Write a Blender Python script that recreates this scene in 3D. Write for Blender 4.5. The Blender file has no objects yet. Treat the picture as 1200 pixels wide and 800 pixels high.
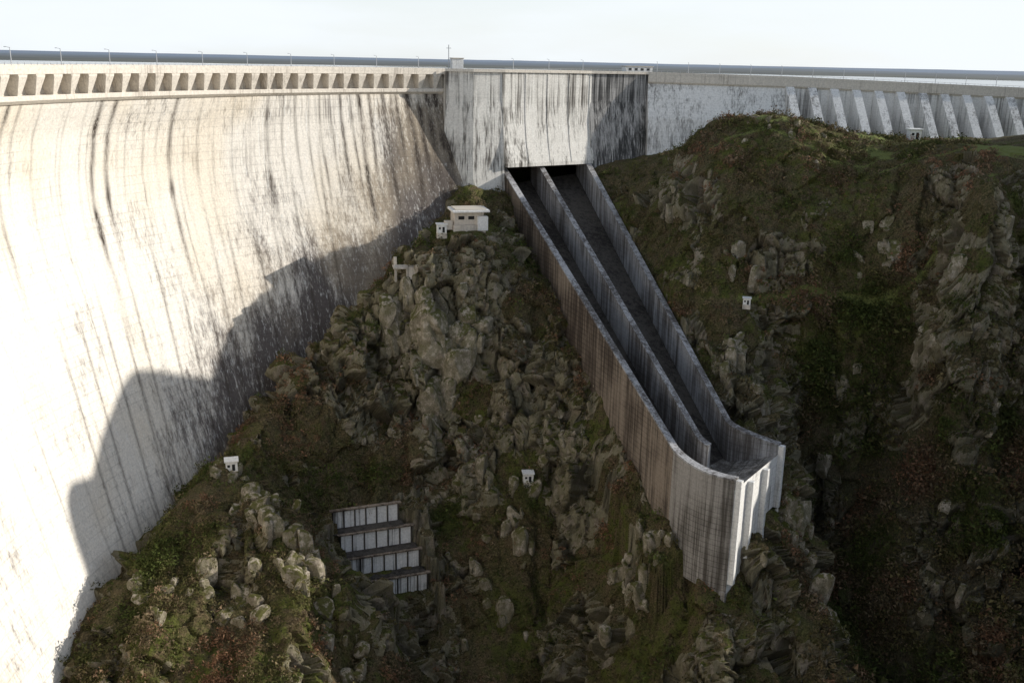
import bpy, math, bmesh
import numpy as np
from mathutils import Matrix, Vector
rng=np.random.default_rng(7)
scene=bpy.context.scene
SUN_AZ=80.0; SUN_EL=19.0

# ------------------------------------------------------------ numpy noise
def _h(ix,iy,iz,seed):
    n=(ix.astype(np.int64)*374761393+iy.astype(np.int64)*668265263+iz.astype(np.int64)*2147483647+seed*1274126177)&0xFFFFFFFF
    n=((n^(n>>13))*1274126177)&0xFFFFFFFF
    n=((n^(n>>16))*2246822519)&0xFFFFFFFF
    n=(n^(n>>15))&0xFFFFFF
    return n/float(0xFFFFFF)
def vnoise(x,y,z,seed=0):
    ix=np.floor(x);iy=np.floor(y);iz=np.floor(z)
    fx=x-ix;fy=y-iy;fz=z-iz
    fx=fx*fx*(3-2*fx);fy=fy*fy*(3-2*fy);fz=fz*fz*(3-2*fz)
    r=0
    for a in (0,1):
        for b in (0,1):
            for c in (0,1):
                w=(fx if a else 1-fx)*(fy if b else 1-fy)*(fz if c else 1-fz)
                r=r+w*_h(ix+a,iy+b,iz+c,seed)
    return r*2-1
def fbm(x,y,z,o=4,seed=0):
    r=0;a=1.0;t=0
    for i in range(o):
        r=r+a*vnoise(x,y,z,seed+i*17);t+=a;a*=.5
        x=x*2.03+5.1;y=y*2.03+1.7;z=z*2.03+9.2
    return r/t
def worley(x,y,z,seed=0):
    """cell noise: F1, F2, cell value, and a tilted-plane value inside every cell"""
    ix=np.floor(x);iy=np.floor(y);iz=np.floor(z)
    F1=np.full(x.shape,9.0);F2=np.full(x.shape,9.0);H=np.zeros(x.shape);T=np.zeros(x.shape)
    for a in (-1,0,1):
        for b in (-1,0,1):
            for c in (-1,0,1):
                jx=ix+a;jy=iy+b;jz=iz+c
                h1=_h(jx,jy,jz,seed+1);h2=_h(jx,jy,jz,seed+2);h3=_h(jx,jy,jz,seed+3)
                ex=x-jx-h1;ey=y-jy-h2;ez=z-jz-h3
                d=np.sqrt(ex**2+ey**2+ez**2)
                cl=d<F1
                F2=np.where(cl,F1,np.minimum(F2,d))
                H=np.where(cl,_h(jx,jy,jz,seed+4),H)
                tt=ex*((h2*7.3)%1-.5)+ey*((h3*5.7)%1-.5)+ez*((h1*9.1)%1-.5)
                T=np.where(cl,tt,T)
                F1=np.where(cl,d,F1)
    return F1,F2,H,T
def sstep(x,a,b):
    t=np.clip((x-a)/(b-a),0,1);return t*t*(3-2*t)

# ------------------------------------------------------------ helpers
def link(o,parent=None):
    scene.collection.objects.link(o)
    if parent: o.parent=parent
    return o
def empty(name):
    e=bpy.data.objects.new(name,None);e.empty_display_size=1;return link(e)
def mesh_obj(name,verts,faces,mat=None,parent=None,smooth=False,attrs=None,uv=None):
    me=bpy.data.meshes.new(name)
    v=np.asarray(verts,dtype=np.float64)
    me.from_pydata(v.tolist(),[],faces.tolist() if isinstance(faces,np.ndarray) else faces)
    if smooth: me.polygons.foreach_set('use_smooth',[True]*len(me.polygons))
    if attrs:
        for k,a in attrs.items():
            at=me.attributes.new(k,'FLOAT','POINT');at.data.foreach_set('value',np.asarray(a,dtype=np.float32).ravel())
    if mat: me.materials.append(mat)
    me.update()
    return link(bpy.data.objects.new(name,me),parent)
def grid_faces(nr,nc,flip=False):
    i=np.arange(nr*nc).reshape(nr,nc)
    a=i[:-1,:-1].ravel();b=i[:-1,1:].ravel();c=i[1:,1:].ravel();d=i[1:,:-1].ravel()
    return np.stack([a,d,c,b] if flip else [a,b,c,d],1)
def box(name,c,s,mat,parent=None,rot=0,bevel=0.06,taper=1.0):
    bm=bmesh.new();bmesh.ops.create_cube(bm,size=1)
    for v in bm.verts:
        k=taper if v.co.z>0 else 1
        v.co.x*=s[0]*k;v.co.y*=s[1]*k;v.co.z*=s[2]
    if bevel: bmesh.ops.bevel(bm,geom=bm.edges[:],offset=bevel,segments=1,affect='EDGES')
    me=bpy.data.meshes.new(name);bm.to_mesh(me);bm.free();me.materials.append(mat)
    o=bpy.data.objects.new(name,me);o.location=c;o.rotation_euler=(0,0,rot);return link(o,parent)
def sweep(name,prof,path,mat,parent=None,closed=True):
    """prof: (offset to the downstream side, z); path: list of (x,y,nx,ny[,dz])"""
    V=[];n=len(prof);m=len(path)
    for q in path:
        x,y,nx,ny=q[:4];dz=q[4] if len(q)>4 else 0
        for (o,z) in prof: V.append((x+nx*o,y+ny*o,z+dz))
    F=[]
    for i in range(m-1):
        for j in range(n if closed else n-1):
            a=i*n+j;b=i*n+(j+1)%n
            F.append((a,b,b+n,a+n))
    if closed:
        F.append(tuple(range(n-1,-1,-1)));F.append(tuple((m-1)*n+j for j in range(n)))
    return mesh_obj(name,V,F,mat,parent)

# ------------------------------------------------------------ materials
def nt(name):
    m=bpy.data.materials.new(name);m.use_nodes=True;t=m.node_tree
    b=t.nodes['Principled BSDF'];return m,t,b
def N(t,typ,**k):
    n=t.nodes.new(typ)
    for a,v in k.items(): setattr(n,a,v)
    return n
def L(t,a,b): t.links.new(a,b)
def pos(t,scale):
    g=N(t,'ShaderNodeNewGeometry');m=N(t,'ShaderNodeVectorMath',operation='MULTIPLY')
    L(t,g.outputs['Position'],m.inputs[0]);m.inputs[1].default_value=scale;return m.outputs[0]
def noise(t,scale,detail=4,rough=.6,s=1.0):
    n=N(t,'ShaderNodeTexNoise');L(t,pos(t,scale),n.inputs['Vector']);n.inputs['Scale'].default_value=s
    n.inputs['Detail'].default_value=detail;n.inputs['Roughness'].default_value=rough;return n.outputs['Fac']
def ramp(t,src,p0,p1,c0=0,c1=1):
    r=N(t,'ShaderNodeMapRange');L(t,src,r.inputs[0]);r.interpolation_type='SMOOTHSTEP'
    r.inputs[1].default_value=p0;r.inputs[2].default_value=p1
    r.inputs[3].default_value=c0;r.inputs[4].default_value=c1;return r.outputs[0]
def math_(t,op,a,b=None,clamp=False):
    n=N(t,'ShaderNodeMath',operation=op);n.use_clamp=clamp
    for i,x in enumerate((a,b)):
        if x is None: continue
        if isinstance(x,(int,float)): n.inputs[i].default_value=x
        else: L(t,x,n.inputs[i])
    return n.outputs[0]
def mix(t,fac,a,b,typ='MIX'):
    n=N(t,'ShaderNodeMix',data_type='RGBA',blend_type=typ)
    if isinstance(fac,(int,float)): n.inputs[0].default_value=fac
    else: L(t,fac,n.inputs[0])
    for i,x in ((6,a),(7,b)):
        if isinstance(x,tuple): n.inputs[i].default_value=(*x,1)
        else: L(t,x,n.inputs[i])
    return n.outputs[2]
def attr(t,name):
    n=N(t,'ShaderNodeAttribute');n.attribute_name=name;return n.outputs['Fac']
def bump(t,b,h,strength,dist):
    n=N(t,'ShaderNodeBump');n.inputs['Strength'].default_value=strength;n.inputs['Distance'].default_value=dist
    L(t,h,n.inputs['Height']);L(t,n.outputs[0],b.inputs['Normal'])

def concrete(name,light,dark,lo=.45,hi=.72,lines=.25,stain=False,period=2.2,white=.35):
    m,t,b=nt(name)
    st=noise(t,(.5,.5,.014),5,.65)
    st2=noise(t,(2.0,2.0,.04),4,.6)
    pt=noise(t,(.045,.045,.045),3,.6)
    fine=noise(t,(1.3,1.3,1.3),4,.7)
    k=math_(t,'ADD',math_(t,'MULTIPLY',st,.6),math_(t,'MULTIPLY',st2,.4))
    k=math_(t,'ADD',k,math_(t,'MULTIPLY',math_(t,'SUBTRACT',pt,.5),.5))
    if stain:
        k=math_(t,'ADD',k,math_(t,'MULTIPLY',attr(t,'weather_shade'),.30))
    f=ramp(t,k,lo,hi)
    col=mix(t,f,light,dark)
    wr=noise(t,(1.1,1.1,.02),4,.7)
    wf=math_(t,'MULTIPLY',ramp(t,wr,.54,.66),white)
    col=mix(t,wf,col,tuple(min(.8,c*1.2) for c in light))
    if stain:
        warm=math_(t,'MULTIPLY',ramp(t,noise(t,(.03,.03,.02),2,.5),.45,.7),.35)
        col=mix(t,warm,col,tuple(np.array(light)*np.array((.95,.84,.66))))
        col=mix(t,math_(t,'MULTIPLY',attr(t,'stain'),ramp(t,st2,.3,.6,.6,1.1),True),col,(.06,.048,.04))
    g=N(t,'ShaderNodeNewGeometry');s=N(t,'ShaderNodeSeparateXYZ');L(t,g.outputs['Position'],s.inputs[0])
    fr=math_(t,'FRACT',math_(t,'DIVIDE',s.outputs[2],period))
    ln=math_(t,'LESS_THAN',fr,.12)
    ln=math_(t,'MULTIPLY',math_(t,'MULTIPLY',ln,lines),ramp(t,pt,.35,.65,.2,1))
    col=mix(t,ln,col,tuple(c*.45 for c in dark))
    mott=mix(t,ramp(t,fine,.3,.7),(.84,.84,.84),(1.08,1.08,1.08))
    col=mix(t,1.0,col,mott,'MULTIPLY')
    L(t,col,b.inputs['Base Color']);b.inputs['Roughness'].default_value=.9
    b.inputs['Specular IOR Level'].default_value=.2
    bump(t,b,fine,.35,.25)
    return m
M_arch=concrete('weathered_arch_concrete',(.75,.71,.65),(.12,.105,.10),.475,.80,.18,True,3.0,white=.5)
M_crest=concrete('crest_concrete',(.66,.61,.54),(.28,.24,.20),.5,.8,0)
M_head=concrete('headworks_concrete',(.70,.68,.64),(.11,.10,.09),.46,.66,.10,white=.6)
M_dark=concrete('stained_corner_concrete',(.42,.41,.40),(.06,.06,.06),.38,.60,.15,white=.9)
M_wing=concrete('buttress_concrete',(.76,.75,.73),(.24,.23,.22),.46,.70,.15,white=.6)
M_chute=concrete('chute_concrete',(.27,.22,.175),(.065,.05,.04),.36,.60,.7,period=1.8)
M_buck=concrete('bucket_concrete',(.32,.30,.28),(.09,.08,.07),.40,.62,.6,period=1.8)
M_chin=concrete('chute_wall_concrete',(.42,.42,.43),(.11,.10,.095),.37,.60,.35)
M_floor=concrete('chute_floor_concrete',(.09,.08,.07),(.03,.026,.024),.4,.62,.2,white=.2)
M_white=concrete('white_render',(.78,.77,.75),(.38,.36,.33),.55,.85,0)
M_end=concrete('bucket_face_concrete',(.78,.77,.75),(.25,.23,.21),.50,.74,.2)
M_hut=concrete('hut_concrete',(.60,.54,.47),(.22,.20,.17),.45,.75,0)
M_panel=concrete('lime_stained_panel',(.80,.79,.78),(.14,.13,.12),.46,.64,.1,white=.7)
def plain(name,c,r=.7,metal=0):
    m,t,b=nt(name)
    f=noise(t,(3,3,3),3)
    L(t,mix(t,f,tuple(x*.8 for x in c),tuple(min(1,x*1.15) for x in c)),b.inputs['Base Color'])
    b.inputs['Roughness'].default_value=r;b.inputs['Metallic'].default_value=metal;return m
M_metal=plain('galvanised_steel',(.45,.46,.48),.5,.3)
M_asph=plain('asphalt',(.06,.06,.06),.9)
M_void=plain('dark_opening',(.015,.015,.015),.9)
M_tile=plain('roof_slab',(.55,.50,.43),.9)

# ------------------------------------------------------------ camera
cd=bpy.data.cameras.new('camera');cam=bpy.data.objects.new('camera',cd);link(cam)
cd.sensor_width=36;cd.lens=35.0;cd.clip_start=.2;cd.clip_end=60000
cam.matrix_world=Matrix.Translation((0,0,5))@Matrix.Rotation(math.radians(90-15.75),4,'X')@Matrix.Rotation(math.radians(1.2),4,'Z')
scene.camera=cam

# ------------------------------------------------------------ arch dam
CX,CY,R=119.0,235.0,266.0
A0=124.9
arch=empty('arch_dam')
prof_d=np.array([0,9,14,20,33,45,60,75,100,136,170,205.]);prof_v=np.array([0,0,-2.5,-5.5,-8,-7.6,-4.5,0,6.5,16,26,35.])
_dd=np.linspace(0,215,431);_vv=np.interp(_dd,prof_d,prof_v)
_k=np.hanning(21);_k/=_k.sum();_vv=np.convolve(np.pad(_vv,10,'edge'),_k,'valid')
def d_off(phi,depth):
    w=sstep(phi,A0-4,A0+34)*sstep(255-phi,0,30)
    c=np.interp(depth,_dd,_vv)
    e=.36*np.maximum(depth-9,0)
    return c*w+e*(1-w)
phis=np.concatenate([np.linspace(A0-.6,178,400),np.linspace(178.6,252,120)])
deps=np.concatenate([np.linspace(9.4,150,140),np.linspace(151.5,206,36)])
PH,DP=np.meshgrid(phis,deps)
rr=R-d_off(PH,DP)
X=CX+rr*np.cos(np.radians(PH));Y=CY+rr*np.sin(np.radians(PH))
U=(PH-A0)*math.pi/180*R
stain=np.zeros_like(U)
st=[(204,.8,70,.9),(199,.5,45,.5),(190,.4,60,.5),(178,.45,60,.4),(170,.3,60,.4),(164,1.0,85,1.1),(157.5,.95,60,1.1),(150,.35,50,.5),(142,.4,60,.5),(136,.3,60,.4),(130,.9,80,.9),(124,.35,60,.4),(118,.45,60,.5),(111,.35,50,.4),(103,.5,60,.5),(95,.45,50,.4),(87,.9,65,1.0),(80,.5,50,.5),(74,.55,40,.6),(68,.5,60,.5),(62,.7,60,.6),
    (57,.6,60,.5),(52,.8,60,.8),(47,.6,50,.6),(43,1.,70,1.1),(38,.8,55,.8),(31,.95,70,1.1),(27,.5,60,.7),(24,.7,50,1.0),(18,1.,65,1.5),(13,.9,60,1.5),(8,1.,65,2.0),(4,1.,70,1.8),(1,1.,70,1.5)]
for (u0,s,ln,w) in st:
    wob=.5*vnoise(DP/14,np.full_like(DP,u0),DP*0,3)
    fade=(1-sstep(DP,ln*.55,ln*1.25))*(.7+.4*vnoise(DP/6,DP*0+u0,DP*0,9))
    stain+=1.2*s*np.exp(-((U-u0-wob)/w)**2)*fade
j=np.abs(((U+6.5)/13.3)%1-.5)*13.3
jn=.5+.5*vnoise(U/13.3+.5,DP/30,DP*0,5)
stain+=.5*np.exp(-((6.65-j)/.35)**2)*jn
for u0,d0 in ((198,120),(187,110),(176,110),(168,120),(160,105),(146,95),(138,110),(128,120),(120,100),(112,95),(100,90),(92,95),(80,80),(66,70)):
    stain+=.6*np.exp(-((U-u0-(DP-d0)*.05)/.6)**2)*sstep(DP,d0-50,d0-20)*(1-sstep(DP,d0+40,d0+60))
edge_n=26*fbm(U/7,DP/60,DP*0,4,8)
weather_shade=sstep(DP+edge_n-(18+.47*U),-10,62)*sstep(U,205,105)*1.2  # dark weathering, spread over the shadowed area so some shade is painted in
weather_shade=np.where(U<0,0.9,weather_shade)
weather_shade+=.9*sstep(U+edge_n*.5,54,14)*sstep(DP,9,18)
weather_shade-=.1*sstep(U,120,170)
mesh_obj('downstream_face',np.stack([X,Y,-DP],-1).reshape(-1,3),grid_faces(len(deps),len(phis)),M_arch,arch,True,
   {'stain':np.clip(stain,0,1),'weather_shade':np.clip(weather_shade,-.6,1.1)})
rb=R-np.minimum(d_off(PH[::8,::8],DP[::8,::8]),0)+10+.1*DP[::8,::8]
Pb=PH[::8,::8]
mesh_obj('upstream_face',np.stack([CX+rb*np.cos(np.radians(Pb)),CY+rb*np.sin(np.radians(Pb)),-DP[::8,::8]+9.4*(DP[::8,::8]<10)],-1).reshape(-1,3),grid_faces(*Pb.shape,flip=True),M_crest,arch,True)
def arc_path(a0,a1,step=.6,rad=R):
    out=[]
    n=int((a1-a0)/step)+1
    for a in np.linspace(a0,a1,n):
        c,s=math.cos(math.radians(a)),math.sin(math.radians(a))
        out.append((CX+rad*c,CY+rad*s,-c,-s))
    return out
ap=arc_path(A0-.4,252)
sweep('deck_slab',[(3.5,-.02),(3.5,-1.5),(-10,-1.5),(-10,-.02)],ap,M_crest,arch)
sweep('road_surface',[(2.4,.03),(2.4,-.1),(-9,-.1),(-9,.03)],ap,M_asph,arch)
sweep('parapet_downstream',[(3.55,-.3),(3.55,1.0),(3.15,1.0),(3.15,-.3)],ap,M_crest,arch)
sweep('parapet_upstream',[(-9.6,-.3),(-9.6,1.0),(-10,1.0),(-10,-.3)],ap,M_crest,arch)
sweep('corbel_recess_wall',[(-1.6,-1.4),(-1.6,-8),(-3,-8),(-3,-1.4)],ap,M_crest,arch)
sweep('corbel_ledge',[(1.5,-7.5),(1.7,-7.7),(1.7,-8.9),(.15,-9.9),(-2,-9.9),(-2,-7.5)],ap,M_crest,arch)
V=[];F=[]
a=A0+1.0
while a<251:
    hw=math.degrees(2.0/R)
    hw2=math.degrees(.7/R)
    b0=len(V)
    for sgn in (-1,1):
        for (o,z,ww) in ((-1.7,-1.45,hw),(3.3,-1.45,hw),(3.3,-2.3,hw*.9),(1.4,-7.55,hw2),(-1.7,-7.55,hw2)):
            an=math.radians(a+sgn*ww);r_=R-o
            V.append((CX+r_*math.cos(an),CY+r_*math.sin(an),z))
    F.append([b0+i for i in range(5)]);F.append([b0+5+i for i in (4,3,2,1,0)])
    for i in range(5):
        k=(i+1)%5;F.append([b0+i,b0+5+i,b0+5+k,b0+k])
    a+=math.degrees(7.6/R)
mesh_obj('corbels',V,F,M_crest,arch)

# ------------------------------------------------------------ spillway headworks and wing
def seg_path(pts):
    out=[];ns=[]
    for i in range(len(pts)-1):
        dx,dy=pts[i+1][0]-pts[i][0],pts[i+1][1]-pts[i][1];l=math.hypot(dx,dy);ns.append((dy/l,-dx/l))
    for i in range(len(pts)):
        if i==0:n=ns[0]
        elif i==len(pts)-1:n=ns[-1]
        else:
            n=(ns[i-1][0]+ns[i][0],ns[i-1][1]+ns[i][1]);l=math.hypot(*n);k=1/max(.4,(1+ns[i-1][0]*ns[i][0]+ns[i-1][1]*ns[i][1])/2)**.5;n=(n[0]/l*k,n[1]/l*k)
        out.append((pts[i][0],pts[i][1],n[0],n[1],pts[i][2] if len(pts[i])>2 else 0))
    return out
head=empty('spillway_headworks')
P_top=[(-33,453,0),(-31,448.5,0),(-19,446,0),(-6,451.5,0),(34,478,0),(62,489,0),(133,492.3,-.9),(236,497,-3.6),(420,503,-8)]
full=seg_path(P_top)
sweep('abutment_block',[(0,-.1),(0,-12),(1.5,-30),(5,-70),(-14,-70),(-14,-.1)],seg_path(P_top[:4]),M_head,head)
sweep('gate_wall',[(0,-.1),(0,-14),(.6,-22),(2,-31),(4.2,-39.5),(4.2,-41),(-9,-41),(-9,-.1)],seg_path(P_top[3:5]),M_head,head)
sweep('corner_wall',[(0,-.1),(0,-12),(2.5,-30),(6,-60),(-12,-60),(-12,-.1)],seg_path(P_top[4:6]),M_dark,head)
p=seg_path(P_top[3:5]);(x0,y0,nx,ny,_),(x1,y1,_,_,_)=p
for i,f_ in enumerate((.0,.25,.5,.75,1.0)):
    x=x0+(x1-x0)*f_;y=y0+(y1-y0)*f_;tx,ty=(x1-x0)/math.hypot(x1-x0,y1-y0),(y1-y0)/math.hypot(x1-x0,y1-y0)
    pp=[(x-tx*.5,y-ty*.5,nx,ny),(x+tx*.5,y+ty*.5,nx,ny)]
    sweep('joint_rib_%d'%i,[(.25,-.2),(.25,-14),(.85,-22),(2.25,-31),(4.4,-39.5),(-1,-39.5),(-1,-.2)],pp,M_head,head)
wing=empty('buttress_dam')
sweep('gravity_wall',[(0,-.1),(0,-4),(5.5,-20),(10,-45),(-12,-45),(-12,-.1)],seg_path(P_top[5:7]),M_wing,wing)
sweep('buttress_back_wall',[(0,-.1),(0,-45),(-12,-45),(-12,-.1)],seg_path(P_top[6:]),M_wing,wing)
sweep('top_band',[(1.0,-.2),(1.0,-3.4),(.4,-4.2),(-.5,-4.2),(-.5,-.2)],seg_path(P_top[5:]),M_crest,wing)
def on_wing(s):
    pts=P_top[5:]
    for a_,b_ in zip(pts[:-1],pts[1:]):
        l=math.hypot(b_[0]-a_[0],b_[1]-a_[1])
        if s<=l: return [a_[k]+(b_[k]-a_[k])*s/l for k in range(3)]
        s-=l
    return list(pts[-1])
wd=np.array([174,8.]);wd/=np.linalg.norm(wd);wn=np.array([wd[1]+.12,-wd[0]]);wn/=np.linalg.norm(wn)
s=68.0;i=0
while s<345:
    c=on_wing(s)
    pp=[(c[0]-wd[0]*2.0,c[1]-wd[1]*2.0,wn[0],wn[1],c[2]),(c[0]+wd[0]*2.0,c[1]+wd[1]*2.0,wn[0],wn[1],c[2])]
    sweep('buttress_%02d'%i,[(.9,-3.6),(2,-4.6),(21,-30),(26,-45),(-1,-45),(-1,-3.6)],pp,M_wing,wing)
    s+=10.8;i+=1
road=empty('crest_road')
sweep('deck',[(.8,.0),(.8,-.12),(-12,-.12),(-12,.0)],full[1:],M_asph,road)
sweep('parapet_front',[(.9,-.15),(.9,1.05),(.5,1.05),(.5,-.15)],full[1:],M_crest,road)
sweep('parapet_back',[(-11.6,-.15),(-11.6,1.05),(-12,1.05),(-12,-.15)],full[1:],M_crest,road)

# ------------------------------------------------------------ spillway chute
chute=empty('spillway_chute')
L0=np.array([-5.5,451,-43.]);L1=np.array([51.6,293,-112.]);L3=np.array([67.5,275,-114.])
R0=np.array([34,478,-39.]);R1=np.array([74,316,-110.]);R3=np.array([89,306,-114.])
def bez(a,b,c,k): return a*(1-k)**2+2*b*k*(1-k)+c*k*k
def rowLR(u):
    if u<=1: return L0+(L1-L0)*u,R0+(R1-R0)*u
    k=u-1
    return bez(L1,L1+(L1-L0)*.085+np.array([0,0,3.5]),L3,k),bez(R1,R1+(R1-R0)*.035+np.array([0,0,1.5]),R3,k)
us=list(np.linspace(-.07,1,44))+list(np.linspace(1.06,2,18))
WT=2.3
def depth_floor(u):
    return 13.0 if u<=1.1 else 13.0-9.5*((u-1.1)/.9)**1.4
def pt(u,f,dz):
    a,b=rowLR(u)
    p=a+(b-a)*f;return np.array([p[0],p[1],p[2]+dz])
def fr(u,m):
    a,b=rowLR(u);return m/np.linalg.norm((b-a)[:2])
def wall_strip(nm,f0,f1,bot0,bot1,mat,uu):
    V=[]
    for u in uu:
        a=f0(u);b=f1(u)
        V+= [pt(u,a,bot0(u)),pt(u,a,0),pt(u,b,0),pt(u,b,bot1(u))]
    n=len(uu);F=[]
    for i in range(n-1):
        for j in range(3):
            k=i*4+j;F.append((k,k+1,k+5,k+4))
    F.append((0,3,2,1));F.append((4*n-4,4*n-3,4*n-2,4*n-1))
    return mesh_obj(nm,np.array(V),F,mat,chute)
floorb=lambda u:-depth_floor(u)-.5
ul=[u for u in us if u<=1.0];ub=[u for u in us if u>=.99]
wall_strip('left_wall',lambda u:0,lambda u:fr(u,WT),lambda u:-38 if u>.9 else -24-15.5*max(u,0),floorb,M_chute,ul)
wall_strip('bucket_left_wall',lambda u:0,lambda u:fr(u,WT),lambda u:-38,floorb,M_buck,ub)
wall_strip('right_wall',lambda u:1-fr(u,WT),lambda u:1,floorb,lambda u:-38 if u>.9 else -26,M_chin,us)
ud=[u for u in us if u<=1.3]
wall_strip('divider_wall',lambda u:.43-fr(u,1.1),lambda u:.43+fr(u,1.1),floorb,floorb,M_chin,ud)
for nm,fa,fb in (('left_coping',lambda u:-fr(u,.25),lambda u:fr(u,WT+.25)),('divider_coping',lambda u:.43-fr(u,1.3),lambda u:.43+fr(u,1.3)),('right_coping',lambda u:1-fr(u,WT+.25),lambda u:1+fr(u,.25))):
    uu=ud if 'div' in nm else us
    V=[];n=len(uu)
    for u in uu:
        V+=[pt(u,fa(u),-.35),pt(u,fa(u),.25),pt(u,fb(u),.25),pt(u,fb(u),-.35)]
    F=[(i*4+j,i*4+(j+1)%4,i*4+4+(j+1)%4,i*4+4+j) for i in range(n-1) for j in range(4)]
    F+= [(3,2,1,0),(4*n-4,4*n-3,4*n-2,4*n-1)]
    mesh_obj(nm,np.array(V),F,M_chin,chute)
V=[]
fs=np.linspace(.03,.97,9)
for u in ul:
    for f_ in fs: V.append(pt(u,f_,-depth_floor(u)))
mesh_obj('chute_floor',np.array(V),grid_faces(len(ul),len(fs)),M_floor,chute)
V=[]
for u in ub:
    for f_ in fs: V.append(pt(u,f_,-depth_floor(u)))
mesh_obj('bucket_floor',np.array(V),grid_faces(len(ub),len(fs)),M_buck,chute)
a,b=rowLR(2)
e=(b-a)[:2]/np.linalg.norm((b-a)[:2]);nrm=np.array([e[1],-e[0]])
V=[a+np.array([0,0,-3.4]),b+np.array([0,0,-3.4]),b+[0,0,-38],a+[0,0,-38]]
VV=[q+np.array([nrm[0]*.02,nrm[1]*.02,0]) for q in V]
mesh_obj('bucket_end_face',np.array(VV),[(0,1,2,3)],M_end,chute)
mesh_obj('bucket_underside',np.array([rowLR(1.0)[0]+[0,0,-40],rowLR(1.0)[1]+[0,0,-40],b+[0,0,-37.9],a+[0,0,-37.9]]),[(0,1,2,3)],M_chute,chute)
wlen=np.linalg.norm((b-a)[:2])
for i,m_ in enumerate((1.2,wlen*.30,wlen*.62,wlen-1.2)):
    dpt=(34.5,26,30,33)[i]
    c=a[:2]+e*m_+nrm*.9
    box('bucket_rib_%d'%i,(c[0],c[1],-114-(4 if 0<i<3 else 0.3)-dpt/2),(1.8,1.9,dpt),M_end,chute,math.atan2(e[1],e[0]),.1)
c=a[:2]+e*3-nrm*3
box('bucket_plinth',(c[0]-.5,c[1]+1,-160),(8,8,17),M_buck,chute,math.atan2(e[1],e[0]),.2)

# ------------------------------------------------------------ terrain
CP=np.array([
(-20,400,-59),(-14,410,-57),(-1,445,-53),(-22,440,-50),(-33,405,-64),(-41,390,-69),(-53.7,380,-82),(-65.6,370,-92),(-74,362,-99),(-82,350,-112),(-88,335,-120),
(-96,310,-127),(-107,290,-137),(-120,270,-150),(-132,255,-164),
(-52,415,-84),(-70,400,-105),(-90,380,-128),(-108,350,-145),(-122,315,-160),(-135,285,-176),(-142,258,-190),(-40,430,-70),
(-19,363,-114),(-33,377,-79),(-24,376,-81),(-46,376,-82),(-38,366,-114),(-50,362,-112),(-30,335,-158),(1,330,-160),(2,300,-197),(7,342,-140),(16,355,-116),(0,385,-76),(5,365,-107),(-8,350,-138),
(-72,290,-134),(-51,275,-155),(-86,262,-151),(-116,240,-163),(-35,250,-178),(-68,235,-160),(-17,275,-196),(-32,288,-192),(-62,318,-154),(-68,338,-128),(-50,345,-134),(-75,315,-144),
(8,412,-77),(22,372,-98),(36,333,-123),(49,293,-139),(-3,430,-62),(24,330,-142),(20,315,-176),(36,312,-158),
(39,478,-43),(46,437,-60),(56,396,-79),(66,357,-97),(78,318,-119),
(45,450,-54),(81,430,-20),(95,415,-17),(112,405,-17),(132,405,-26),(150,372,-32),(170,350,-32),(159,338,-36),(76.5,400,-36),(66,388,-64),(72,365,-80),(85.5,360,-82),(85,342,-97),
(138,365,-54),(136,382,-38),(114,385,-40),(110,362,-75),(148,352,-77),(168,335,-60),(107,350,-118),(142,345,-118),(172,330,-100),(98,325,-127),(133,310,-165),(154,290,-175),(140,280,-196),
(118,335,-158),(118,312,-186),(124,290,-200),(128,262,-202),
(86,294,-144),(74,265,-166),(104,275,-161),(112,258,-182),(46,285,-168),(31,300,-182),(57,282,-150),(66,271,-154),(95,305,-137),(30,260,-200),
(0,210,-203),(100,215,-200),(200,215,-195),(-80,195,-198),(-115,205,-185),(0,150,-206),(100,150,-206),(200,150,-206),(300,150,-206),(-60,120,-200),
(0,40,-130),(60,40,-110),(150,40,-90),(250,40,-70),(0,-20,-60),(-30,-40,-22),(60,-30,-35),(150,-30,-30),(250,-30,-24),(-100,60,-200),(-120,130,-200),
(200,345,-40),(205,320,-110),(250,336,0),(250,325,-95),(250,300,-135),(295,350,6),(290,336,-85),(300,300,-130),(205,300,-128),(200,270,-155),(250,255,-160),(310,250,-160),(205,385,-24),(212,412,-22),(255,366,8),(258,388,28),(280,392,44),(300,400,40),(310,420,26),(240,400,0),  # mostly unseen ground at right; hill peaks added to cast the dam's shadow
(164,430,-25.5),(211,430,-22),(100,460,-28),(60,475,-38),(250,450,-18),(100,500,-28),(200,500,-28),(310,500,-28),(0,480,-55),(60,500,-40),
],dtype=float)
def phi(r): return np.sqrt(r*r+16.0)
n=len(CP);D=np.sqrt(((CP[:,None,:2]-CP[None,:,:2])**2).sum(-1))
Am=np.zeros((n+3,n+3));Am[:n,:n]=phi(D)+np.eye(n)*-.05;Am[:n,n]=1;Am[:n,n+1:]=CP[:,:2]/100;Am[n,:n]=1;Am[n+1:,:n]=CP[:,:2].T/100
rhs=np.concatenate([CP[:,2],[0,0,0]]);sol=np.linalg.solve(Am,rhs)
def rbf(x,y):
    z=sol[n]+sol[n+1]*x/100+sol[n+2]*y/100
    for i in range(n): z=z+sol[i]*phi(np.sqrt((x-CP[i,0])**2+(y-CP[i,1])**2))
    return z
def outer(x,y):
    r=np.sqrt((x-60)**2+(y-250)**2)
    z=-22+2.5*fbm(x/140,y/140,x*0,3,50)
    yv=150+180*sstep(x,270,400)+60*sstep(x,400,700)  # unseen valley bend, shaped to let the sun reach the spillway bucket
    z=z-184*np.exp(-((y-yv)/80)**2)*sstep(x,-60,40)*(1-sstep(x,1500,2500))
    z=z+15*sstep(r,700,1700)+sstep(r,1200,3500)*7*fbm(x/500,y/500,x*0,4,61)+sstep(r,5000,14000)*14*np.abs(fbm(x/3000,y/3000,x*0,3,71))
    return z
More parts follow.
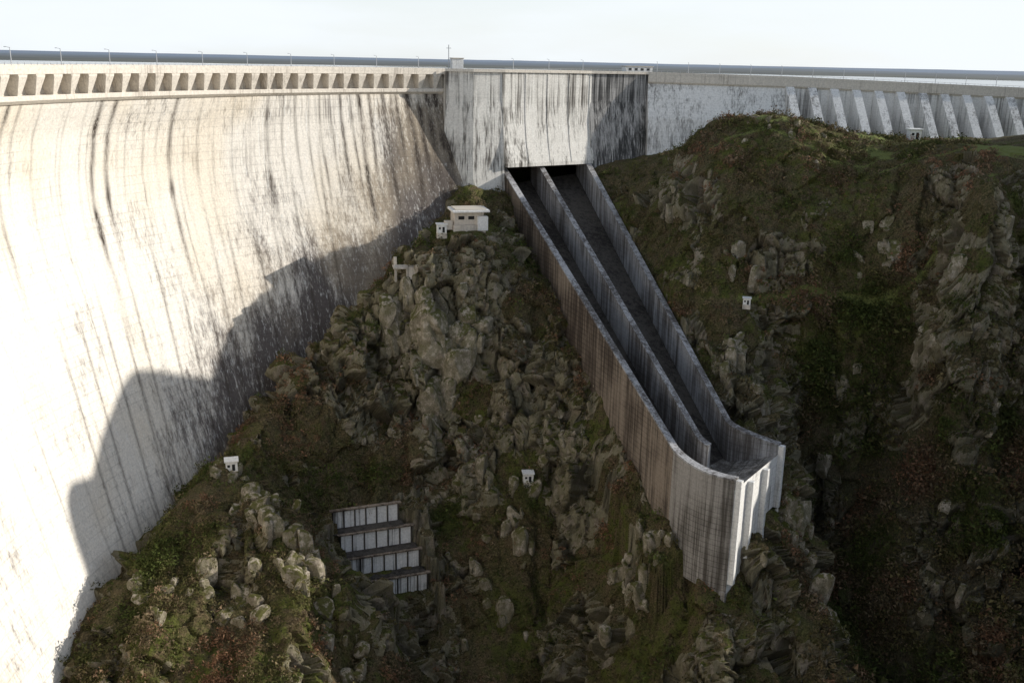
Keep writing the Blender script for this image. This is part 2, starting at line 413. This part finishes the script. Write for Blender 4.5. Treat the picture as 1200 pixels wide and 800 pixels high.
xs=np.concatenate([np.arange(-170,-142,4.),np.arange(-142,182,.75),np.arange(182,331,3.)]);xs[-1]=330
# equal arc-length rows on the steep bank so that cliffs stay finely divided
yc=np.arange(226,433,1.5);cxg,cyg=np.meshgrid(xs,yc);cz=rbf(cxg,cyg)
seg=np.sqrt(1.5**2+np.diff(cz,axis=0)**2);S=np.vstack([np.zeros(len(xs)),np.cumsum(seg,axis=0)])
ker=np.hanning(41);ker/=ker.sum()
Sn=S/S[-1]
Sn=np.apply_along_axis(lambda r:np.convolve(np.pad(r,20,'edge'),ker,'valid'),1,Sn)
ND=520;kk=np.linspace(0,1,ND)
dense=np.stack([np.interp(kk,Sn[:,j_],yc) for j_ in range(len(xs))],1)
front=np.arange(-60,225,4.);back=np.concatenate([np.arange(434,502,1.5),np.arange(503,561,4.)]);back[-1]=560
GY=np.vstack([np.repeat(front[:,None],len(xs),1),dense,np.repeat(back[:,None],len(xs),1)])
GX=np.repeat(xs[None,:],GY.shape[0],0);NR=GY.shape[0]
Z=rbf(GX,GY)
steepz=sstep(-Z,25,60)
Z+=4.5*fbm(GX/24,GY/40,GX*0,4,11)*steepz+1.2*fbm(GX/9,GY/9,GX*0,3,15)
Z+=6.0*(np.abs(fbm(GX/20,GY/60,GX*0,3,25))*2-.5)*sstep(-Z,70,110)
Z-=6.0*np.exp(-(fbm(GX/34,GY/80,GX*0,3,21)/.08)**2)*sstep(-Z,60,100)
def pdist(x,y,pl):
    best=np.full(x.shape,1e9)
    for (ax,ay),(bx,by) in zip(pl[:-1],pl[1:]):
        dx,dy=bx-ax,by-ay;t=np.clip(((x-ax)*dx+(y-ay)*dy)/(dx*dx+dy*dy),0,1)
        best=np.minimum(best,np.hypot(x-ax-t*dx,y-ay-t*dy))
    return best
tracks=[[(84,362),(96,363),(110,362),(126,361),(140,358),(156,354)],[(112,398),(124,394),(136,392),(150,396),(170,402),(200,410)],[(66,420),(80,412),(100,405),(112,398)],[(140,386),(158,376),(180,378),(215,380)]]
tr=np.zeros_like(Z)
for pl in tracks: tr=np.maximum(tr,np.exp(-(pdist(GX,GY,pl)/1.4)**2))
P0=np.stack([GX,GY,Z],-1)
nn=np.cross(np.gradient(P0,axis=1),np.gradient(P0,axis=0));nn/=np.linalg.norm(nn,axis=-1,keepdims=True)
slope=np.degrees(np.arccos(np.clip(nn[...,2],-1,1)))
inner=sstep(GX,-150,-138)*sstep(-GX,-230,-185)*sstep(GY,205,228)
spur=np.exp(-(((GX+30)**2/900+(GY-368)**2/700)))
crag=sstep(slope+14*fbm(GX/16,GY/16,Z/16,3,31),28,50)*(.25+1.0*sstep(fbm(GX/20,GY/20,Z/24,3,41)+.35*spur,-.15,.25))
wx=2.0*fbm(GX/7,GY/7,Z/7,3,400);wy=2.0*fbm(GX/7,GY/7,Z/7,3,410);wz=3*fbm(GX/9,GY/9,Z/9,2,420)
QX=GX+wx;QY=GY+wy;QZ=Z+wz
F1,F2,H,T=worley(QX/10,QY/10,QZ/20,100)
disp=(H-.42)*7.0+T*11-1.4*np.exp(-((F2-F1)/.07)**2)
F1b,F2b,Hb,Tb=worley(QX/4.4,QY/4.4,QZ/8,200)
disp+=(Hb-.5)*2.6+Tb*2.8-.8*np.exp(-((F2b-F1b)/.09)**2)
F1c,F2c,Hc,Tc=worley(QX/1.7,QY/1.7,QZ/2.8,300)
disp+=(Hc-.5)*.6+Tc*.8
disp=disp*(.10+.95*crag)+.5*fbm(GX/2.2,GY/2.2,Z/2.2,3,77)
disp*=inner*(1-.85*tr)
crack=np.exp(-((F2b-F1b)/.07)**2)*.6+np.exp(-((F2-F1)/.05)**2)
PX=GX+nn[...,0]*disp;PY=GY+nn[...,1]*disp;PZ=Z+nn[...,2]*disp
# clamp under the chute
ax=(L0+R0)/2;bx=(L1+R1)/2
dxy=(bx-ax)[:2];ll=np.linalg.norm(dxy);dd=dxy/ll
t=((PX-ax[0])*dd[0]+(PY-ax[1])*dd[1])/ll
sd=(PX-ax[0])*(-dd[1])+(PY-ax[1])*dd[0]
hwid=np.interp(t,[0,1],[22.5,15.5])
want=np.interp(t,[0,.25,.51,.83,1,1.1],[-53,-76,-98.5,-123.5,-137,-142])
outd=-sd-np.interp(t,[0,1],[22,15.2])
lf=(t>.02)&(t<1.1)&(outd>-3)&(outd<6)
PZ=np.where(lf,np.maximum(PZ,want-1.6*np.maximum(outd,0)+3.5*(Hb-.5)+2*(H-.5)+1.5*fbm(PX/3,PY/3,PX*0,3,33)),PZ)
inside=(t>-.1)&(t<1.0)&(np.abs(sd)<hwid)
fl=np.interp(t,[-.1,0,1],[-44,-43,-111])-15.0
PZ=np.where(inside,np.minimum(PZ,fl),PZ)
def inpoly(x,y,poly):
    c=np.zeros(x.shape,bool);m=len(poly)
    for i in range(m):
        x1,y1=poly[i];x2,y2=poly[(i+1)%m]
        cond=((y1>y)!=(y2>y))&(x<(x2-x1)*(y-y1)/(y2-y1+1e-12)+x1)
        c^=cond
    return c
bk=inpoly(PX,PY,[(50,297),(51,290),(57,281),(67,272),(93,306),(80,314),(70,320)])
PZ=np.where(bk,np.minimum(PZ,-136),PZ)
TD=np.array([.93,.36]);TN=np.array([.36,-.93]);T0=np.array([-50.,323.])
TPI=7.0
ta=(PX-T0[0])*TD[0]+(PY-T0[1])*TD[1];tf=(PX-T0[0])*TN[0]+(PY-T0[1])*TN[1]
tz=-154.2-TPI*np.floor(np.clip(tf,0,19.9)/5.0)
tzone=(ta>-13+.3*tf)&(ta<14+.3*tf)&(tf>-.5)&(tf<34)
PZ=np.where(tzone,np.minimum(PZ,tz+.2+.3*fbm(PX,PY,PX*0,2,4)-.5*np.maximum(tf-20,0)),PZ)
ring=(ta>-19)&(ta<22)&(tf>-4)&(tf<22)&~tzone
PZ=np.where(ring,np.maximum(PZ,tz+3.5+2.5*fbm(PX/3,PY/3,PX*0,3,6)),PZ)
pad=np.exp(-(((GX+19)**2+(GY-399)**2)/90.)**2)
PZ=PZ*(1-pad)+(-60.5)*pad
rad=np.hypot(PX-CX,PY-CY);ang=np.degrees(np.arctan2(PY-CY,PX-CX))%360
PZ=np.where((rad>R+14)&(ang>A0-2)&(ang<255),-100,PZ)
yl=np.interp(PX,[-33,-6,34,62,236,420],[453,452,478,489,497,503])+8
PZ=np.where((PY>yl)&(PX>-33),np.minimum(PZ,-60),PZ)
edge=np.minimum(np.minimum(GX+170,330-GX),np.minimum(GY+60,560-GY))
w=sstep(edge,0,32);PZ=PZ*w+outer(GX,GY)*(1-w)
PT=np.stack([PX,PY,PZ],-1)
du=np.gradient(PT,axis=1);dv=np.gradient(PT,axis=0);fn=np.cross(du,dv);fn/=np.linalg.norm(fn,axis=-1,keepdims=True)+1e-9
fs_=np.degrees(np.arccos(np.clip(fn[...,2],-1,1)))
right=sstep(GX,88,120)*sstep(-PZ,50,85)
rockmask=sstep(fs_+15*fbm(PX/5,PY/5,PZ/5,3,51)+12*spur-12*right-4*sstep(GX,60,100),48,64)*sstep(crag,.25,.6)
rockmask=np.clip(rockmask-.8*tr,0,1)
grass=np.clip(np.maximum(tr*.8,sstep(fbm(GX/18,GY/18,Z/18,3,91),-.05,.25)*sstep(-slope,-36,-14)*sstep(Z,-64,-38)),0,1)
green=sstep(fbm(GX/20,GY/20,Z/20,3,93),-.15,.25)

m,t_,b_=nt('rocky_ground')
n1=noise(t_,(.22,.22,.22),5,.7);n2=noise(t_,(1.7,1.7,1.7),4,.72)
veg=mix(t_,ramp(t_,n1,.38,.62),(.115,.088,.048),(.078,.074,.030))
veg=mix(t_,ramp(t_,n2,.50,.7),veg,(.21,.16,.095))
veg=mix(t_,math_(t_,'MULTIPLY',attr(t_,'green'),ramp(t_,n1,.38,.62)),veg,(.100,.112,.026))
veg=mix(t_,ramp(t_,n2,.48,.36),veg,(.022,.019,.012))
rn=noise(t_,(.35,.35,.16),5,.7);rn2=noise(t_,(2.5,2.5,1.2),5,.75)
rc=mix(t_,ramp(t_,rn,.40,.60),(.52,.455,.375),(.31,.265,.205))
rc=mix(t_,ramp(t_,rn2,.50,.68),rc,(.12,.10,.075))
rc=mix(t_,ramp(t_,rn,.60,.50,0,.65),rc,(.115,.11,.042))
rf=math_(t_,'ADD',attr(t_,'rock'),math_(t_,'MULTIPLY',math_(t_,'SUBTRACT',n2,.5),.9))
col=mix(t_,ramp(t_,rf,.40,.56),veg,rc)
col=mix(t_,ramp(t_,math_(t_,'ADD',attr(t_,'grass'),math_(t_,'MULTIPLY',math_(t_,'SUBTRACT',n2,.5),1.3)),.5,.9),col,(.17,.19,.06))
col=mix(t_,math_(t_,'MULTIPLY',attr(t_,'crack'),.55,True),col,(.022,.02,.014))
col=mix(t_,math_(t_,'MULTIPLY',attr(t_,'gorge_shade'),.4),col,(.022,.025,.022))  # shade of the right gorge painted into the ground colour, stronger lower down
L(t_,col,b_.inputs['Base Color']);b_.inputs['Roughness'].default_value=.95;b_.inputs['Specular IOR Level'].default_value=.15
bump(t_,b_,rn2,.9,.9)
mesh_obj('rocky_hillside',PT.reshape(-1,3),grid_faces(NR,len(xs)),m,None,False,{'rock':rockmask,'grass':grass,'green':green,'crack':np.clip(crack*rockmask,0,1),'gorge_shade':right*(.75+.25*(H>.5))*sstep(-PZ,80,140)})

def logs(lo): 
    return lo+np.concatenate([np.array([0.]),np.cumsum(14*1.085**np.arange(60))])
ox=np.concatenate([-logs(170)[1:][::-1],np.linspace(-170,330,36),logs(330)[1:]])
oy=np.concatenate([-logs(60)[1:][::-1],np.linspace(-60,560,44),logs(560)[1:]])
OX,OY=np.meshgrid(ox,oy);OZ=outer(OX,OY)
f=grid_faces(len(oy),len(ox))
cx=OX.ravel()[f].mean(1);cy=OY.ravel()[f].mean(1)
f=f[~((cx>-170)&(cx<330)&(cy>-60)&(cy<560))]
m,t_,b_=nt('far_plateau')
a1=noise(t_,(.004,.004,.004),5,.7)
c1=mix(t_,ramp(t_,a1,.4,.6),(.05,.055,.045),(.085,.085,.06))
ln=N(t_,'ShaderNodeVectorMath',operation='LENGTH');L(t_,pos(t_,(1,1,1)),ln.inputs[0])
c1=mix(t_,ramp(t_,ln.outputs['Value'],700,6000,0,.9),c1,(.17,.22,.30))  # aerial haze painted into the ground colour, growing with distance
L(t_,c1,b_.inputs['Base Color']);b_.inputs['Roughness'].default_value=1
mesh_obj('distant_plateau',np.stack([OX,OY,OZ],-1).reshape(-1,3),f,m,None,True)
m,t_,b_=nt('lake_water');b_.inputs['Base Color'].default_value=(.03,.05,.07,1);b_.inputs['Roughness'].default_value=.12
bump(t_,b_,noise(t_,(.3,.3,.3),3),.15,.1);M_water=m
inn=[(420,514),(236,508),(62,500),(34,489),(-6,463),(-33,464)]+[(CX+(R+9)*math.cos(math.radians(a)),CY+(R+9)*math.sin(math.radians(a))) for a in np.arange(127,256,3)]
V=[(x,y,-9.) for x,y in inn]
for x,y in inn:
    dx,dy=x-60,y-100;l=math.hypot(dx,dy);V.append((60+dx/l*1750,100+dy/l*1750,-9.))
k=len(inn);mesh_obj('reservoir_water',V,[(i,i+1,k+i+1,k+i) for i in range(k-1)],M_water)
mesh_obj('river_water',[(-110,90,-203.5),(600,90,-203.5),(600,215,-203.5),(-110,215,-203.5)],[(0,1,2,3)],M_water)

# ------------------------------------------------------------ granite outcrops
bases=[]
for s_ in range(12):
    bm=bmesh.new();bmesh.ops.create_icosphere(bm,subdivisions=3,radius=1)
    v=np.array([x.co[:] for x in bm.verts]);fc=np.array([[q.index for q in p.verts] for p in bm.faces]);bm.free()
    v=v/((np.abs(v)**4)).sum(1)[:,None]**.25
    for _ in range(11):
        nv=rng.normal(size=3);nv[2]*=.6;nv/=np.linalg.norm(nv);d_=rng.uniform(.55,.92)
        v=v-np.maximum(0,v@nv-d_)[:,None]*nv
    v+=.06*np.stack([fbm(v[:,0]*3+s_,v[:,1]*3,v[:,2]*3,3,i) for i in (1,2,3)],1)
    bases.append((v,fc))
def surf(x,y):
    j=int(np.clip(np.searchsorted(xs,x),0,len(xs)-1));i=int(np.clip(np.searchsorted(GY[:,j],y),0,NR-1));return i,j
BV=[];BF=[];off=0
def add_boulder(p,sz,zs):
    global off
    v,fc=bases[rng.integers(len(bases))]
    a_=rng.uniform(0,6.28);c,s_=math.cos(a_),math.sin(a_)
    S=sz*rng.uniform(.65,1.15,3);S[2]*=zs
    w_=v*S;tl=rng.normal(0,.15);t2=rng.normal(0,.15);w_=np.stack([w_[:,0]*c-w_[:,1]*s_+t2*w_[:,2],w_[:,0]*s_+w_[:,1]*c,w_[:,2]+tl*w_[:,0]],1)+p
    BV.append(w_);BF.append(fc+off);off+=len(v)
# x, y, spread, count, size, vertical stretch
outc=[(-33,372,4.5,12,5.6,1.7),(-22,369,4.5,10,5.8,1.7),(-47,373,3,8,5.0,1.8),(-12,372,3,5,4.2,1.6),(-28,360,6,8,4.6,1.7),(-36,371,4.5,6,3.2,2.2),(-22,364,5,8,3.4,2.1),(-46,370,4,6,3.0,2.2),(-40,376,5,6,2.4,1.8),(-18,380,4,6,2,1.6),(-28,354,7,10,3.4,1.9),(138,364,3,4,4.8,1.2),(131,364,4,5,3,1.2),(85,371,6,6,2.6,1.5),(70,400,7,8,2.4,1.6),(66,355,4,8,2.0,1.6),(-95,306,5,8,2.2,1.4),(-82,292,6,12,3.0,1.6),(-62,274,6,16,3.6,1.9),(-74,284,6,10,3,1.8),
 (-85,262,8,12,3.2,1.6),(-15,348,8,12,3.0,1.9),(14,352,6,6,2.2,1.8),(24,340,5,8,2.2,1.8),(60,290,4,8,2.2,1.5),(46,290,4,12,2.8,2),(40,300,6,12,2.8,2.2),(97,304,5,14,3.2,1.9),(104,283,7,10,3.2,1.9),(120,352,8,6,2.6,1.8),(115,398,10,7,1.8,1.2),(95,408,9,6,1.8,1.2),(-108,262,8,10,2.8,1.5),(80,346,5,12,2.8,2.2),(88,336,4,9,2.8,2.2),(-50,262,8,12,3.0,1.8),(150,340,6,8,3,1.8),(150,305,12,6,2.4,2.),(160,330,9,6,2.4,2),(0,330,9,12,2.8,2.0),(-5,312,8,10,2.8,2.0)]
for (x,y,r_,k,sz,zs) in outc:
    for _ in range(k):
        i,j=surf(x+rng.normal(0,r_*.6),y+rng.normal(0,r_*.6));p=PT[i,j]
        s_=sz*rng.uniform(.5,1.25);add_boulder(p-np.array([0,-s_*.1,s_*.4]),s_,zs*rng.uniform(.7,1.2))
cand=np.argwhere((rockmask>.5)&(GX>-130)&(GX<178)&(GY>228)&(GY<430)&~inside&~bk&~((ta>-18)&(ta<22)&(tf>-4)&(tf<30)))
for q in cand[rng.choice(len(cand),260,replace=False)]:
    s_=rng.uniform(.5,1.9)*rng.uniform(.6,1);add_boulder(PT[q[0],q[1]]-np.array([0,-.3*s_,.4*s_]),s_,rng.uniform(1,2.2))
m,t_,b_=nt('granite')
rn=noise(t_,(.35,.35,.16),5,.7);rn2=noise(t_,(3,3,1.4),5,.75)
rc=mix(t_,ramp(t_,rn,.40,.60),(.54,.475,.39),(.31,.265,.205))
rc=mix(t_,ramp(t_,rn2,.50,.68),rc,(.12,.10,.075))
g=N(t_,'ShaderNodeNewGeometry');s_=N(t_,'ShaderNodeSeparateXYZ');L(t_,g.outputs['Normal'],s_.inputs[0])
ms=math_(t_,'MULTIPLY',ramp(t_,s_.outputs[2],.0,.5,.45,1),ramp(t_,noise(t_,(.5,.5,.5),4,.65),.38,.54))
rc=mix(t_,ms,rc,(.110,.108,.036))
L(t_,rc,b_.inputs['Base Color']);b_.inputs['Roughness'].default_value=.95;b_.inputs['Specular IOR Level'].default_value=.15
bump(t_,b_,rn2,.9,.8)
mesh_obj('granite_boulders',np.concatenate(BV),np.concatenate(BF),m)

# ------------------------------------------------------------ shrubs
cand=np.argwhere((GX>-135)&(GX<180)&(GY>228)&(GY<470)&(rockmask<.5)&(grass<.75)&~inside&~bk&~((ta>-16)&(ta<19)&(tf>-1)&(tf<26))&(PZ>-199)&(pad<.3)&(rad<R-8))
nb=17000
cl=fbm(GX/9,GY/9,Z/9,3,123)
ci,cj=cand[:,0],cand[:,1]
wgt=np.exp(3.6*cl[ci,cj])*(1+1.8*right[ci,cj]);wgt/=wgt.sum()
sel=cand[rng.choice(len(cand),nb,replace=False,p=wgt)]
P=PT[sel[:,0],sel[:,1]]
K=38
rb_=right[sel[:,0],sel[:,1]]
size=(rng.gamma(2.6,.40,nb)+.45)*(1+.6*rb_)
d=rng.normal(size=(nb,K,3));d/=np.linalg.norm(d,axis=-1,keepdims=True);d*=rng.uniform(.3,1,(nb,K,1))**.5
d[...,2]=np.abs(d[...,2])*1.05
ctr=P[:,None,:]+d*size[:,None,None]*np.array([1,1,1.05])
ls=(.15+.12*size)[:,None,None]*rng.uniform(.6,1.3,(nb,K,1))
v=[]
for q in range(3):
    o=rng.normal(size=(nb,K,3));o/=np.linalg.norm(o,axis=-1,keepdims=True);v.append(ctr+o*ls*1.15)
SV=np.stack(v,2).reshape(-1,3)
SF=np.arange(len(SV)).reshape(-1,3)
hue=np.repeat(np.clip(.46-.14*rb_+.9*vnoise(P[:,0]/16,P[:,1]/16,P[:,2]/16,5)+rng.normal(0,.2,nb),0,1),K*3)
br=np.repeat(rng.uniform(.6,1.3,nb)*(1-.25*rb_),K*3)*np.repeat(rng.uniform(.7,1.3,nb*K),3)  # leaves darkened in the right gorge too, its shade put into their colour
m,t_,b_=nt('shrub_leaves')
cr=N(t_,'ShaderNodeValToRGB');L(t_,attr(t_,'hue'),cr.inputs[0]);el=cr.color_ramp.elements
el[0].position=0;el[0].color=(.070,.088,.024,1);el[1].position=1;el[1].color=(.20,.11,.065,1)
x=el.new(.45);x.color=(.11,.094,.040,1);x=el.new(.75);x.color=(.17,.125,.08,1)
vm=N(t_,'ShaderNodeVectorMath',operation='SCALE');L(t_,cr.outputs[0],vm.inputs[0]);L(t_,attr(t_,'br'),vm.inputs['Scale'])
L(t_,vm.outputs[0],b_.inputs['Base Color']);b_.inputs['Roughness'].default_value=.9;b_.inputs['Specular IOR Level'].default_value=.1
mesh_obj('shrub_foliage',SV,SF,m,None,False,{'hue':hue,'br':br})

# ------------------------------------------------------------ terraced retaining wall
ter_=empty('terraced_retaining_wall')
rt=math.atan2(TD[1],TD[0])
def tp(a_,f_,z): return (T0[0]+TD[0]*a_+TN[0]*f_,T0[1]+TD[1]*a_+TN[1]*f_,z)
for k_ in range(4):
    zt=-147.3-TPI*k_;f0=5.0*k_+.3;a0=-12.5+1.5*k_+(4 if k_==3 else 0);a1=13+1.5*k_-(2 if k_==0 else 0)
    wd_=a1-a0;am=(a0+a1)/2;hgt=TPI+(5 if k_==3 else 0)
    box('tier_wall_%d'%k_,tp(am,f0,zt-hgt/2-.2),(wd_,.8,hgt),M_panel,ter_,rt,.05)
    box('tier_slab_%d'%k_,tp(am,f0+.4,zt-.15),(wd_+2,1.6,.5),M_chute,ter_,rt,.05)
    q=a0;npier=6
    while q<=a1+.01:
        box('pier_%d_%02d'%(k_,int(q+20)),tp(q,f0+.5,zt-hgt/2-.3),(.5,.4,hgt-.3),M_floor,ter_,rt,.05);q+=(a1-a0)/npier
    if k_<3: box('terrace_floor_%d'%k_,tp(am,f0+2.8,zt-TPI-.15),(wd_+2,4.6,.5),M_floor,ter_,rt,.05)

# ------------------------------------------------------------ lookout house on the spur
h=empty('concrete_lookout_house')
def B(nm,x,y,z,sx,sy,sz,mat,r=.25,par=h,ox=-19,oy=399,oz=-60.5,**kw):
    c,s_=math.cos(r),math.sin(r)
    return box(nm,(ox+x*c-y*s_,oy+x*s_+y*c,oz+z),(sx,sy,sz),mat,par,r,**kw)
B('base_platform',0,0,.3,13,10,3.4,M_hut)
B('main_walls',0,.4,4.6,12,8.4,5.2,M_hut)
B('annex_block',5.2,-4.4,2.6,4.2,2.6,5.6,M_white)
B('front_window_left',-3.2,-3.85,4.8,2.4,.14,1.3,M_void,bevel=.02)
B('front_window_right',.8,-3.85,4.8,2.4,.14,1.3,M_void,bevel=.02)
B('side_window',6.05,1.2,4.8,.14,2.2,1.3,M_void,bevel=.02)
B('roof_slab',.4,-.2,7.6,15,12,.9,M_white,bevel=.1)
B('roof_edge',.4,-.2,8.25,12.5,10,.4,M_tile)
B('annex_wall',-8.2,-2,1.8,3,3,3.4,M_hut)
def hut(x,y,z,s=1.0,r=.2,nm='utility_hut'):
    e=empty(nm)
    B('walls',0,0,1.4*s,3.2*s,3.0*s,2.8*s,M_white,r,e,x,y,z)
    B('flat_roof',0,0,2.95*s,3.9*s,3.7*s,.35*s,M_white,r,e,x,y,z)
    B('doorway',.5*s,-1.53*s,1.1*s,.8*s,.12,1.9*s,M_void,r,e,x,y,z,bevel=0.02)
    B('window',-.8*s,-1.53*s,1.6*s,.7*s,.12,.7*s,M_void,r,e,x,y,z,bevel=0.02)
    B('footing',0,0,-1.0*s,3.4*s,3.2*s,2.0*s,M_hut,r,e,x,y,z)
def zat(x,y):
    i,j=surf(x,y);return PT[max(0,i-3):i+4,max(0,j-2):j+3,2].max()
hut(-29,394,zat(-29,394)-.3,1.15)
hut(-93,309,zat(-93,309)-.3,1.2,.3)
hut(7,341,zat(7,341)+.2,1.15,.1)
hut(87,361,zat(87,361)-1.3,.85,-.2)
hut(172,440,zat(172,440)-.3,1.5,0)
r_=empty('ruined_concrete_platform')
zz=zat(-42,379)
B('slab',0,0,3.2,9,6,.6,M_hut,.2,r_,-42,377,zz-2)
B('wall',2.5,-1,1,4,4,4.4,M_hut,.2,r_,-42,377,zz-2)
B('pillar',-3.6,-2,.5,.9,.9,5.4,M_hut,.2,r_,-42,377,zz-2)
B('upstand',-3.5,1.5,5,1.2,1.0,3.6,M_hut,.2,r_,-42,377,zz-2)

# ------------------------------------------------------------ crest furniture
lampme=None
def lamp(x,y,dirx,diry,z=0):
    global lampme
    if lampme is None:
        bm=bmesh.new()
        bmesh.ops.create_cone(bm,segments=8,radius1=.16,radius2=.10,depth=5.6,cap_ends=True,matrix=Matrix.Translation((0,0,2.8)))
        bmesh.ops.create_cone(bm,segments=6,radius1=.06,radius2=.05,depth=1.4,cap_ends=True,matrix=Matrix.Translation((.6,0,5.7))@Matrix.Rotation(math.radians(80),4,'Y'))
        bmesh.ops.create_cube(bm,size=1,matrix=Matrix.Translation((1.4,0,5.8))@Matrix.Diagonal((.7,.3,.16,1)))
        bmesh.ops.create_cone(bm,segments=8,radius1=.25,radius2=.2,depth=.4,cap_ends=True,matrix=Matrix.Translation((0,0,.2)))
        lampme=bpy.data.meshes.new('street_lamp');bm.to_mesh(lampme);bm.free();lampme.materials.append(M_metal)
    o=bpy.data.objects.new('street_lamp',lampme);o.location=(x,y,z);o.rotation_euler=(0,0,math.atan2(diry,dirx));link(o)
for a in np.arange(A0+3,232,4.6):
    c,s_=math.cos(math.radians(a)),math.sin(math.radians(a));lamp(CX+(R-3)*c,CY+(R-3)*s_,c,s_)
for q in np.arange(4,340,15.):
    c=on_wing(q);lamp(c[0],c[1]+.2,0,1,c[2])
for q in (.1,.5,.9): lamp(-6+40*q,451.8+26.5*q,-.5,.85)
rail=empty('crest_railing')
def railing(path,off_,nm):
    V=[];F=[]
    sweep(nm+'_top_rail',[(off_+.05,1.75),(off_+.05,1.65),(off_-.05,1.65),(off_-.05,1.75)],path,M_metal,rail)
    for i,q in enumerate(path):
        x,y,nx,ny=q[:4];dz=q[4] if len(q)>4 else 0
        px,py=x+nx*off_,y+ny*off_;b0=len(V)
        for z in (1.0,1.7):
            for sx,sy in ((-.06,-.06),(.06,-.06),(.06,.06),(-.06,.06)): V.append((px+sx,py+sy,z+dz))
        for k_ in range(4): F.append((b0+k_,b0+(k_+1)%4,b0+4+(k_+1)%4,b0+4+k_))
    mesh_obj(nm+'_posts',V,F,M_metal,rail)
railing(arc_path(A0,238,.6),3.35,'arch')
def dens(pts,st_=3.):
    out=[]
    for i in range(len(pts)-1):
        x0,y0,z0=pts[i];x1,y1,z1=pts[i+1];l=math.hypot(x1-x0,y1-y0);n_=(y1-y0)/l,-(x1-x0)/l
        for q in np.arange(0,l,st_): out.append((x0+(x1-x0)*q/l,y0+(y1-y0)*q/l,*n_,z0+(z1-z0)*q/l))
    return out
railing(dens(P_top[3:]),.7,'wing')
tw=empty('gate_hoist_tower')
box('cabin',(-27,457,2.6),(5,4,5.2),M_white,tw,.3)
box('cabin_roof',(-27,457,5.4),(5.6,4.6,.4),M_tile,tw,.3)
box('cabin_window',(-27.6,454.95,3.4),(2.2,.1,1.4),M_void,tw,.3,.01)
box('mast',(-30.5,456,5.5),(.35,.35,11),M_metal,tw,0,.03)
box('mast_arm',(-30.5,456,9.6),(2.2,.2,.2),M_metal,tw,0,.03)
cb=empty('control_cabin')
box('walls',(57,493,1.6),(14,4.5,3.2),M_white,cb,.35)
box('roof',(57,493,3.4),(14.8,5.2,.35),M_tile,cb,.35)
for i in range(4): 
    q=-4.8+3.2*i;box('window_%d'%i,(57+q*math.cos(.35)+2.28*math.sin(.35),493+q*math.sin(.35)-2.28*math.cos(.35),2.0),(1.5,.1,1.1),M_void,cb,.35,.01)

# ------------------------------------------------------------ light
sd_=bpy.data.lights.new('sun','SUN');sd_.energy=5.0;sd_.angle=math.radians(.5);sd_.color=(1,.94,.84)
so=bpy.data.objects.new('sun',sd_);link(so)
az,el_=math.radians(SUN_AZ),math.radians(SUN_EL)
tosun=Vector((math.sin(az)*math.cos(el_),math.cos(az)*math.cos(el_),math.sin(el_)))
so.rotation_euler=tosun.to_track_quat('Z','Y').to_euler()
w=bpy.data.worlds.new('World');scene.world=w;w.use_nodes=True;t=w.node_tree
bg=t.nodes['Background'];sk=t.nodes.new('ShaderNodeTexSky');sk.sky_type='NISHITA';sk.sun_disc=False
sk.sun_elevation=el_;sk.sun_rotation=az;sk.altitude=700
# thin bright haze near the horizon that opens to blue sky overhead
tc=N(t,'ShaderNodeTexCoord');mp=N(t,'ShaderNodeVectorMath',operation='MULTIPLY');L(t,tc.outputs['Generated'],mp.inputs[0]);mp.inputs[1].default_value=(2,2,9)
cn=N(t,'ShaderNodeTexNoise');L(t,mp.outputs[0],cn.inputs['Vector']);cn.inputs['Scale'].default_value=1.6;cn.inputs['Detail'].default_value=5
sz=N(t,'ShaderNodeSeparateXYZ');L(t,tc.outputs['Generated'],sz.inputs[0])
cf=ramp(t,cn.outputs['Fac'],.35,.65,.80,1.0)
cf=math_(t,'MULTIPLY',cf,ramp(t,sz.outputs[2],.10,.42,1.0,.32))
cc=mix(t,cf,sk.outputs[0],(6.7,7.1,7.4))
L(t,cc,bg.inputs[0]);bg.inputs[1].default_value=.14
scene.view_settings.view_transform='Standard';scene.view_settings.look='None';scene.view_settings.exposure=0
print('done')
